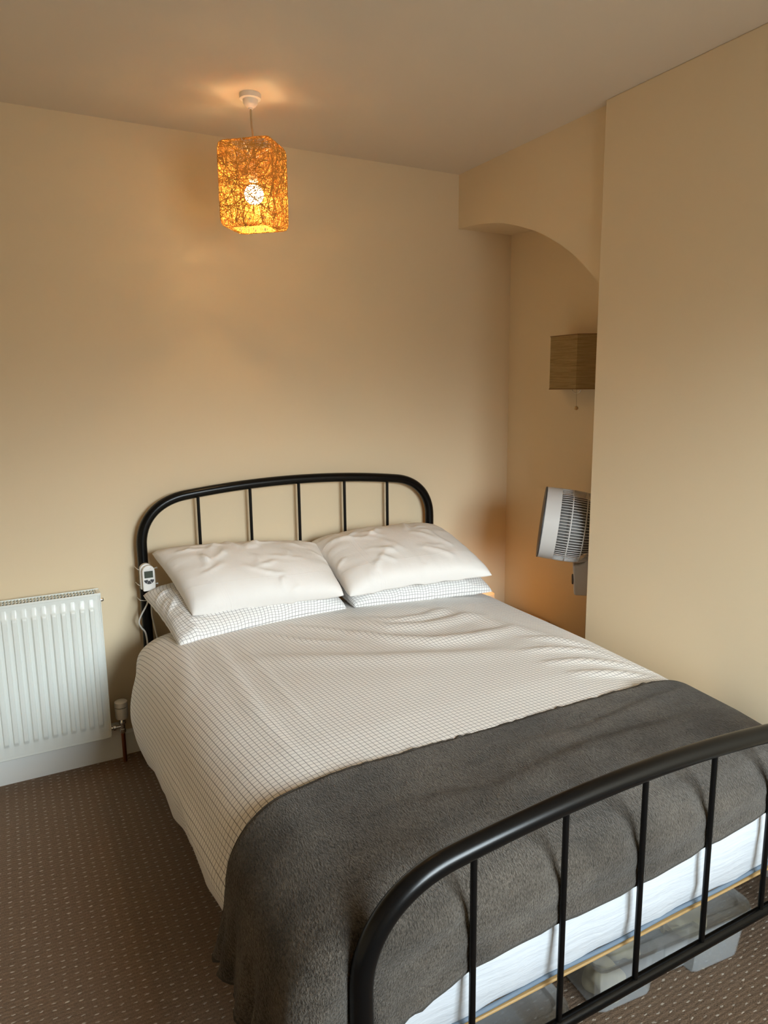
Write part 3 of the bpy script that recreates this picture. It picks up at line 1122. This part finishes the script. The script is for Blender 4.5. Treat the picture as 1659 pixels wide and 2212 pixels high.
# ------------------------------------------------------------------ radiator on the back wall
RX0, RX1, RZ0, RZ1 = -1.22, -.174, .13, .733
rad = empty('radiator', (-.70, -.07, 0), 'white ribbed panel radiator on the wall left of the bed', 'radiator')
gx = np.arange(RX0 + .002, RX1 - .0015, .0028)
gz = np.array(sorted(set(np.round(np.concatenate([[RZ0 + .004, RZ0 + .012], np.arange(RZ0 + .05, RZ0 + .078, .004), np.linspace(RZ0 + .08, RZ1 - .07, 8), np.arange(RZ1 - .072, RZ1 - .048, .004), [RZ1 - .006]]), 4))))
GX, GZ = np.meshgrid(gx, gz, indexing='ij')
ph_ = np.abs(((GX - (RX1 - .037)) / .0333 + .5) % 1 - .5) * .0333
ridge = np.clip((.0108 - ph_) / .0042, 0, 1)
ridge = ridge * ridge * (3 - 2 * ridge)
endw = np.clip((GZ - (RZ0 + .052)) / .016, 0, 1) * np.clip((RZ1 - .050 - GZ) / .012, 0, 1)
endw *= ((GX < RX1 - .022) & (GX > RX0 + .022))
GY = -.1035 - .0085 * ridge * endw
bd = np.minimum(RX1 - GX, np.minimum(GX - RX0, np.minimum(GZ - RZ0 + .004, RZ1 - GZ + .006)))
GY += .003 * np.exp(-((bd - .0135) / .0026) ** 2)
MB().grid(np.stack([GX, GY, GZ], -1)).build('front_panel', M_rad, rad, smooth=True, auto=40)
mb = MB().box(RX0, RX1, -.1025, -.090, RZ0, RZ1 - .004)
mb.box(RX0, RX1, -.050, -.038, RZ0 + .004, RZ1 - .006)
mb.build('panel_body', M_rad, rad, bevel=.003)
mb = MB().box(RX1 - .004, RX1, -.106, -.036, RZ0 + .01, RZ1).box(RX0, RX0 + .004, -.106, -.036, RZ0 + .01, RZ1)
mb.box(RX0, RX1, -.1075, -.1025, RZ1 - .008, RZ1 + .002)
mb.build('side_cover', M_rad, rad, bevel=.0015)
mb = MB()
mb.box(RX0, RX1, -.0400, -.0365, RZ1 - .006, RZ1 + .004).box(RX0, RX1, -.073, -.0705, RZ1 - .004, RZ1 + .001).box(RX1 - .014, RX1, -.105, -.0365, RZ1 - .004, RZ1 + .0015)
n = int((RX1 - RX0 - .02) / .0115)
for i in range(n):
    xx = RX1 - .018 - i * .0115
    mb.box(xx - .0022, xx + .0022, -.104, -.038, RZ1 - .006, RZ1 + .001)
mb.build('top_grille', M_rad, rad)
MB().box(RX0 + .006, RX1 - .006, -.088, -.052, RZ0 + .05, RZ1 - .10).build('convector_fins', M_plg, rad)
MB().lathe([(.008, 0), (.008, .008), (.006, .012)], (RX1, -.075, RZ1 - .034), (1, 0, 0), 14).build('bleed_valve', M_chrome, rad, smooth=True, auto=40)
# thermostatic valve with its pipe
vx, vy = -.128, -.072
val = MB().lathe([(.010, .195), (.013, .20), (.013, .212), (.0105, .214), (.0105, .232), (.014, .236), (.014, .246), (.011, .25), (.011, .262), (.009, .266)], (vx, vy, -.067), n=20).lathe([(.007, 0), (.007, .012), (.0115, .014), (.0115, .024), (.008, .026), (.008, .044)], (RX1 - .004, vy, .155), (1, 0, 0), 18).build('valve_body', M_chrome, rad, smooth=True, auto=40)
MB().lathe([(.0225, 0), (.0245, .004), (.0255, .048), (.0255, .0482)], (vx, vy, .191), n=36).build('valve_head', M_plw, val, smooth=True, auto=40)
MB().lathe([(.021, 0), (.021, .006)], (vx, vy, .238), n=24).build('gap_ring', M_dark, val)
MB().lathe([(.0255, 0), (.0252, .020), (.022, .0225), (.0, .0235)], (vx, vy, .2425), n=36, caps=False).build('valve_cap', M_plw, val, smooth=True, auto=40)
MB().tube([(vx, vy, .0), (vx, vy, .15)], .0078, 14).build('pipe', M_copper, val, smooth=True, auto=40)
for xx in (RX0 + .15, RX1 - .15):
    MB().box(xx - .012, xx + .012, -.039, -.001, RZ0 + .12, RZ1 - .12).build('wall_bracket', M_rad, rad)

# ------------------------------------------------------------------ pendant lamp
PX, PY = .392, -.45
pen = empty('pendant_lamp', (PX, PY, H), 'lit boxy pendant lampshade wound from orange-brown thread hanging from the ceiling', 'ceiling lamp')
MB().lathe([(.0, 0), (.036, 0), (.0365, -.004), (.036, -.016), (.026, -.018), (.0245, -.030), (.017, -.040), (.009, -.044), (.0075, -.048), (0, -.048)], (PX, PY, H), n=32, caps=False).build('ceiling_rose', M_plw, pen, smooth=True, auto=35)
MB().tube(spline([(PX, PY, H - .045), (PX + .001, PY, 2.40), (PX + .004, PY, 2.36), (PX + .003, PY, 2.26)]), .0034, 8).build('flex_cord', M_cord, pen, smooth=True)
MB().lathe([(.010, 0), (.015, -.01), (.0155, -.05), (.014, -.058)], (PX, PY, 2.272), n=20).build('bulb_holder', M_plw, pen, smooth=True, auto=35)
MB().lathe([(.033 * math.sin(a), .033 * math.cos(a)) for a in np.linspace(0, PI, 20)], (PX, PY, 2.172), n=24, caps=False).build('bulb', M_bulb, pen, smooth=True)
lamp('bulb_light', (PX, PY, 2.165), BULB_W, (1, .63, .26), .034).parent = pen
bpy.data.objects['bulb_light'].location = (0, 0, 2.165 - H)
sa = math.radians(-42)
SA = np.array([.098, .080, .1385])            # half sizes
SC = np.array([PX, PY, 2.197])
Rz = np.array([[math.cos(sa), -math.sin(sa), 0], [math.sin(sa), math.cos(sa), 0], [0, 0, 1]])


def shade_loop(normal, off, n=72):
    normal = normal / np.linalg.norm(normal)
    a = np.cross(normal, [0.3, .5, .81]); a /= np.linalg.norm(a); b = np.cross(normal, a)
    c = normal * off
    th = np.linspace(0, 2 * PI, n, endpoint=False)
    d = np.cos(th)[:, None] * a + np.sin(th)[:, None] * b
    lo = np.zeros(n); hi = np.full(n, .5)
    for _ in range(26):
        m = (lo + hi) / 2
        q = c + d * m[:, None]
        F = (np.abs(q / SA) ** 14).sum(1)
        hi = np.where(F > 1, m, hi); lo = np.where(F > 1, lo, m)
    return c + d * lo[:, None]


tm = MB()
rs = np.random.default_rng(5)
for k in range(440):
    r = rs.random()
    if r < .62:
        nn = rs.normal(0, 1, 3)
    elif r < .85:
        t = rs.uniform(0, 2 * PI); nn = np.array([math.cos(t), math.sin(t), rs.normal(0, .25)])
    else:
        nn = np.array([rs.normal(0, .5), rs.normal(0, .5), 1])
    nn /= np.linalg.norm(nn)
    ext = (np.abs(nn) * SA).sum()
    off = np.clip(rs.normal(0, .48), -.93, .93) * ext * .95
    if (np.abs(nn * off / SA) ** 14).sum() > .5: continue
    P = shade_loop(nn, off)
    P = P + rs.normal(0, .0004, P.shape) + P / np.linalg.norm(P, axis=1)[:, None] * rs.uniform(0, .0012)
    keep = ~((np.abs(P[:, 2]) > SA[2] * .93) & (np.abs(P[:, 0]) < .062) & (np.abs(P[:, 1]) < .048))
    Wd = (Rz @ P.T).T + SC
    rad_ = rs.choice([.0004, .00055, .0008, .0012], p=[.36, .35, .2, .09])
    if keep.all():
        tm.tube(Wd, rad_, 4, closed=True)
    else:
        i0 = int(np.where(~keep)[0][0])
        W2 = np.roll(Wd, -i0, 0); K2 = np.roll(keep, -i0)
        run = []
        for p, kk in zip(list(W2), list(K2)):
            if kk: run.append(p)
            else:
                if len(run) > 2: tm.tube(run, rad_, 4, cap=False)
                run = []
        if len(run) > 2: tm.tube(run, rad_, 4, cap=False)
tm.build('lamp_shade', M_thread, pen)
# wire carrier holding the shade on the lampholder
cm = MB()
for a in range(4):
    t = sa + a * PI / 2
    cm.tube([(PX, PY, 2.286), (PX + .086 * math.cos(t), PY + .086 * math.sin(t), 2.328)], .0012, 6)
cm.build('shade_carrier', M_plw, pen)

# ------------------------------------------------------------------ wall lamp in the alcove
wl = empty('wall_lamp', (XR, -.566, 1.6), 'unlit wall lamp with a woven grass half-hexagon shade in the alcove', 'wall lamp')
hx_ = [(XR - .004, -.395), (1.722, -.483), (1.722, -.650), (XR - .004, -.738)]
Z0, Z1 = 1.492, 1.722
mb = MB()
sg = []
for (a, b) in zip(hx_[:-1], hx_[1:]):
    sg += [(a[0] + (b[0] - a[0]) * t, a[1] + (b[1] - a[1]) * t) for t in np.linspace(0, 1, 10, endpoint=False)]
sg.append(hx_[-1])
mb.grid(np.array([[(p[0], p[1], z) for z in np.linspace(Z0, Z1, 8)] for p in sg]))
mb.build('lamp_shade', M_weave, wl, solid=.004)
M_trim = mat('dark_grass_trim', (.22, .12, .04), .8)
for z in (Z0 + .001, Z1 - .001):
    MB().tube([(a, b, z) for a, b in hx_], .0026, 6).build('shade_trim', M_trim, wl)
MB().tube([(1.76, -.615 + .028 * math.cos(a), Z0 + .002 - .020 * math.sin(a)) for a in np.linspace(0, PI, 16)], .0016, 8).build('wire_hoop', M_chrome, wl, smooth=True)
MB().tube([(1.745, -.632, Z0 + .03), (1.745, -.632, 1.418)], .0009, 6).build('pull_cord', M_cord, wl)
MB().lathe([(.0, -.009), (.005, -.0078), (.0086, -.003), (.0086, .003), (.005, .0078), (.0, .009)], (1.745, -.632, 1.411), n=16, caps=False).build('cord_bead', M_wood, wl, smooth=True)
MB().box(XR - .02, XR, -.60, -.53, 1.56, 1.66).build('wall_plate', M_plw, wl, bevel=.004)
MB().tube([(XR - .02, -.566, 1.61), (1.79, -.566, 1.60)], .008, 10).lathe([(.016, -.02), (.018, .03)], (1.79, -.566, 1.60), n=16).build('lamp_holder', M_plw, wl, smooth=True, auto=40)

# ------------------------------------------------------------------ pedestal fan in the alcove
fx, fy, fz = 1.512, -.70, .944
axd = Vector((.762, -.648, 0))
tilt = math.radians(7)
AX = (axd * math.cos(tilt) + Vector((0, 0, -1)) * math.sin(tilt)).normalized()    # from front face to the rear
fan = empty('pedestal_fan', (1.645, -.80, 0), 'pale grey round fan on a stand, seen side-on behind the chimney breast', 'fan')
FR = .149
fo = Vector((fx, fy, fz))
MB().lathe([(FR - .012, 0), (FR - .003, 0), (FR, .003), (FR + .0015, .062), (FR - .004, .0625), (FR - .012, .055)], fo, AX, 64, caps=False).build('front_housing', M_plg, fan, smooth=True, auto=40)
MB().lathe([(.0, -.0035), (FR - .002, -.0035), (FR + .0005, -.0025), (FR + .0005, .001), (FR - .01, .001)], fo, AX, 64, caps=False).build('front_rim', M_dark, fan, smooth=True, auto=40)
gm = MB()
q = Vector((0, 0, 1)).rotation_difference(AX)
prof = [(FR - .001, .060), (FR, .10), (FR - .002, .15), (FR - .008, .185), (FR - .025, .212), (FR - .06, .228), (.05, .235)]
pr = np.array(spline([(a, b, 0) for a, b in prof], 3))
for k in range(76):
    t = 2 * PI * k / 76
    gm.tube([fo + q @ Vector((r * math.cos(t), r * math.sin(t), h)) for r, h, _ in pr], .0016, 5)
for r, h in ((FR - .0005, .108), (FR - .004, .165), (FR - .025, .212), (.052, .235)):
    gm.tube([fo + q @ Vector((r * math.cos(t), r * math.sin(t), h)) for t in np.linspace(0, 2 * PI, 64, endpoint=False)], .0026, 6, closed=True)
gm.build('rear_grille', M_plg, fan, smooth=True)
MB().lathe([(.124, .045), (.126, .10), (.122, .170), (.095, .205), (.0, .212)], fo, AX, 40, caps=False).build('interior_shade_drum', mat('fan_interior_shade', (.12, .115, .11), .6), fan, smooth=True)  # added dark drum, stands in for the shade seen between the grille ribs
MB().lathe([(.0, .07), (.045, .075), (.055, .10), (.055, .19), (.04, .205), (0, .207)], fo, AX, 28, caps=False).build('motor', M_dark, fan, smooth=True, auto=40)
MB().lathe([(.0, .01), (.03, .012), (.034, .03), (.034, .065)], fo, AX, 24, caps=False).build('hub', M_plg, fan, smooth=True, auto=40)
for k in range(5):
    bg_ = np.zeros((7, 5, 3))
    for i in range(7):
        r = .03 + .10 * i / 6
        for j in range(5):
            w_ = (j / 4 - .5) * (.5 + .25 * math.sin(PI * i / 6))
            t = 2 * PI * k / 5 + w_ + .25 * i / 6
            bg_[i, j] = fo + q @ Vector((r * math.cos(t), r * math.sin(t), .042 + .03 * (j / 4 - .5)))
    MB().grid(bg_).build('blade', M_plg, fan, smooth=True, solid=.002)
sx_, sy_ = 1.650, -.80
ah = Vector((AX.x, AX.y, 0)).normalized(); bh = Vector((-ah.y, ah.x, 0))
cb = [(-.030, .640), (-.026, .634), (.045, .634), (.045, .80), (.022, .80), (.006, .778), (-.012, .770), (-.034, .768), (-.037, .762)]
n_ = len(cb)
V = [Vector((sx_, sy_, 0)) + ah * a + bh * b + Vector((0, 0, z)) for b in (-.03, .03) for a, z in cb]
F = [tuple(range(n_)), tuple(range(2 * n_ - 1, n_ - 1, -1))] + [(i, n_ + i, n_ + (i + 1) % n_, (i + 1) % n_) for i in range(n_)]
MB().add(V, F).build('control_box', M_plg, fan, bevel=.008)
dc = Vector((sx_, sy_, .698)) - ah * .0335
MB().lathe([(.022, 0), (.022, .005), (.018, .007), (0, .007)], dc, -ah, 24, caps=False).build('dial', M_dark, fan)
MB().tube([tuple(Vector((sx_, sy_, .785)) + ah * .032), tuple(Vector((sx_, sy_, .84)) + ah * .04), tuple(fo + AX * .18)], .014, 12).build('neck', M_plg, fan, smooth=True, auto=50)
MB().tube([tuple(Vector((sx_, sy_, .02)) + ah * .034), tuple(Vector((sx_, sy_, .64)) + ah * .034)], .011, 14).build('pole', M_plg, fan, smooth=True, auto=50)
MB().lathe([(.0, 0), (.125, 0), (.128, .006), (.12, .014), (.03, .024), (.018, .04), (0, .04)], (sx_ + .020, sy_ - .018, 0), n=40, caps=False).build('base', M_plg, fan, smooth=True, auto=40)

# ------------------------------------------------------------------ bedside table and lamp behind the bed
tb_ = empty('bedside_table', (1.665, -.22, 0), 'small wooden bedside table in the alcove, hidden behind the bed', 'table')
MB().box(1.49, 1.845, -.40, -.05, .342, .362).build('tabletop', M_wood, tb_, bevel=.004)
for x in (1.51, 1.825):
    for y in (-.38, -.07):
        MB().box(x - .014, x + .014, y - .014, y + .014, 0, .342).build('leg', M_wood, tb_, bevel=.003)
gl = empty('table_lamp', (1.568, -.25, .362), 'lit clear glass lamp glowing orange behind the right pillows', 'lamp')
gx_, gy_ = 1.568, -.25
MB().lathe([(.0, .002), (.036, .002), (.040, .01), (.040, .122), (.037, .140), (.0385, .147), (.036, .147), (.034, .140), (.037, .122), (.037, .012), (0, .006)], (gx_, gy_, .362), n=32, caps=False).build('glass_shade', M_glass, gl, smooth=True, auto=40)
MB().lathe([(0, .0), (.010, .0), (.012, .04), (.010, .105), (.004, .128), (0, .131)], (gx_, gy_, .370), n=16, caps=False).build('bulb', M_flame, gl, smooth=True)
lo = lamp('table_lamp_light', (0, 0, 0), BEDSIDE_W, (1, .37, .06), .02)
lo.parent = gl; lo.location = (.0, .0, .15)

# ------------------------------------------------------------------ clear storage boxes under the bed
def storage_box(cx, cy, yaw, w, d, h, label, notch=True):
    root = empty('storage_box', (cx, cy, 0), label, 'storage box', 'clear plastic boxes under the bed')
    root.rotation_euler = (0, 0, yaw)
    # local: front at y=-d/2, notch in the front middle
    def outline(w, d, r=.02, nd=.03):
        p = []
        a, b = w / 2, d / 2
        p += [(-a + r, -b)]
        if notch:
            p += [(-.085, -b), (-.072, -b + .006), (-.068, -b + nd), (.068, -b + nd), (.072, -b + .006), (.085, -b)]
        p += [(a - r, -b), (a - r * .3, -b + r * .3), (a, -b + r), (a, b - r), (a - r * .3, b - r * .3), (a - r, b), (-a + r, b), (-a + r * .3, b - r * .3), (-a, b - r), (-a, -b + r), (-a + r * .3, -b + r * .3)]
        return p
    def loft(rings):
        mb = MB(); n = len(rings[0][0]); V = []
        for o_, z in rings: V += [(x, y, z) for x, y in o_]
        f = []
        for i in range(len(rings) - 1):
            for k in range(n):
                l = (k + 1) % n
                f.append((i * n + k, i * n + l, (i + 1) * n + l, (i + 1) * n + k))
        f.append(tuple(range(n))[::-1])
        mb.add(V, f); return mb
    def put(mb, name, m, **k):
        o = mb.build(name, m, **k); o.parent = root; return o
    put(loft([(outline(w - .036, d - .036), .003), (outline(w - .03, d - .03), .008), (outline(w - .004, d - .004), h - .012), (outline(w + .008, d + .008), h - .012), (outline(w + .008, d + .008), h)]), 'box_body', M_milky, solid=.002)
    def rr(w, d, r):
        p = []
        for sx, sy, a0 in ((1, 1, 0), (-1, 1, 90), (-1, -1, 180), (1, -1, 270)):
            for a in np.linspace(a0, a0 + 90, 7):
                p.append((sx * (w / 2 - r) + r * math.cos(math.radians(a)), sy * (d / 2 - r) + r * math.sin(math.radians(a))))
        return p
    lid = MB(); V = []
    R_ = [(rr(w + .016, d + .016, .045), h - .006), (rr(w + .018, d + .018, .045), h + .006), (rr(w + .004, d + .004, .04), h + .009), (rr(w - .03, d - .03, .035), h + .008), (rr(w - .045, d - .045, .03), h + .001), (rr(w * .02, d * .02, .002), h + .001)]
    for o_, z in R_: V += [(x, y, z) for x, y in o_]
    n = len(R_[0][0]); f = []
    for i in range(len(R_) - 1):
        for k in range(n):
            l = (k + 1) % n
            f.append((i * n + k, i * n + l, (i + 1) * n + l, (i + 1) * n + k))
    lid.add(V, f)
    lo_ = put(lid, 'lid', M_lid, smooth=True, auto=35, solid=.0015)
    if notch:
        hd = MB().box(-.06, .06, -d / 2 - .010, -d / 2 - .004, h - .03, h + .004)
        put(hd, 'lid_clip', M_lid, bevel=.002)
    return root


storage_box(.94, -1.68, math.radians(-5), .50, .52, .150, 'clear plastic box holding cream soft things, under the right of the bed')
storage_box(.29, -1.70, math.radians(-3), .50, .52, .150, 'empty-looking clear plastic box under the left of the bed')


def blob(name, c, s, m, label, cat, seed):
    import bmesh
    bm = bmesh.new()
    bmesh.ops.create_icosphere(bm, subdivisions=4, radius=1)
    V = np.array([v.co[:] for v in bm.verts]); F = [[v.index for v in f_.verts] for f_ in bm.faces]
    bm.free()
    r = np.random.default_rng(seed)
    k = np.ones(len(V))
    for _ in range(10):
        d = r.normal(0, 1, 3); d /= np.linalg.norm(d)
        k += .07 * np.sin((V @ d) * r.uniform(3, 7) + r.uniform(0, 6))
    V = V * k[:, None] * np.array(s) + np.array(c)
    o = MB().add(V, F).build(name, m, smooth=True)
    return tag(o, label, cat)


blob('soft_toy', (.742, -1.862, .050), (.045, .042, .038), M_cream_plush, 'cream soft bundle at the front left inside the clear box', 'soft toy', 1)
blob('cushion_pad', (.850, -1.790, .070), (.062, .060, .055), M_cream_plush, 'large cream soft bundle in the middle of the clear box', 'cushion', 2)
blob('folded_fabric', (1.075, -1.825, .068), (.070, .060, .052), M_cream_plush, 'cream folded fabric beside the paper star in the clear box', 'fabric', 6)
sp_ = []
for k in range(16):
    r = .046 if k % 2 == 0 else .020
    sp_.append((.945 + r * math.cos(k * PI / 8), -1.862 + r * .9 * math.sin(k * PI / 8)))
V = [(x, y, .118 + .06 * (x - .945)) for x, y in sp_] + [(.945, -1.862, .130), (.945, -1.862, .110)]
F = [(k, (k + 1) % 16, 16) for k in range(16)] + [((k + 1) % 16, k, 17) for k in range(16)]
tag(MB().add(V, F).build('paper_star', M_paper), 'cream pointed paper star lying in the clear box', 'ornament')
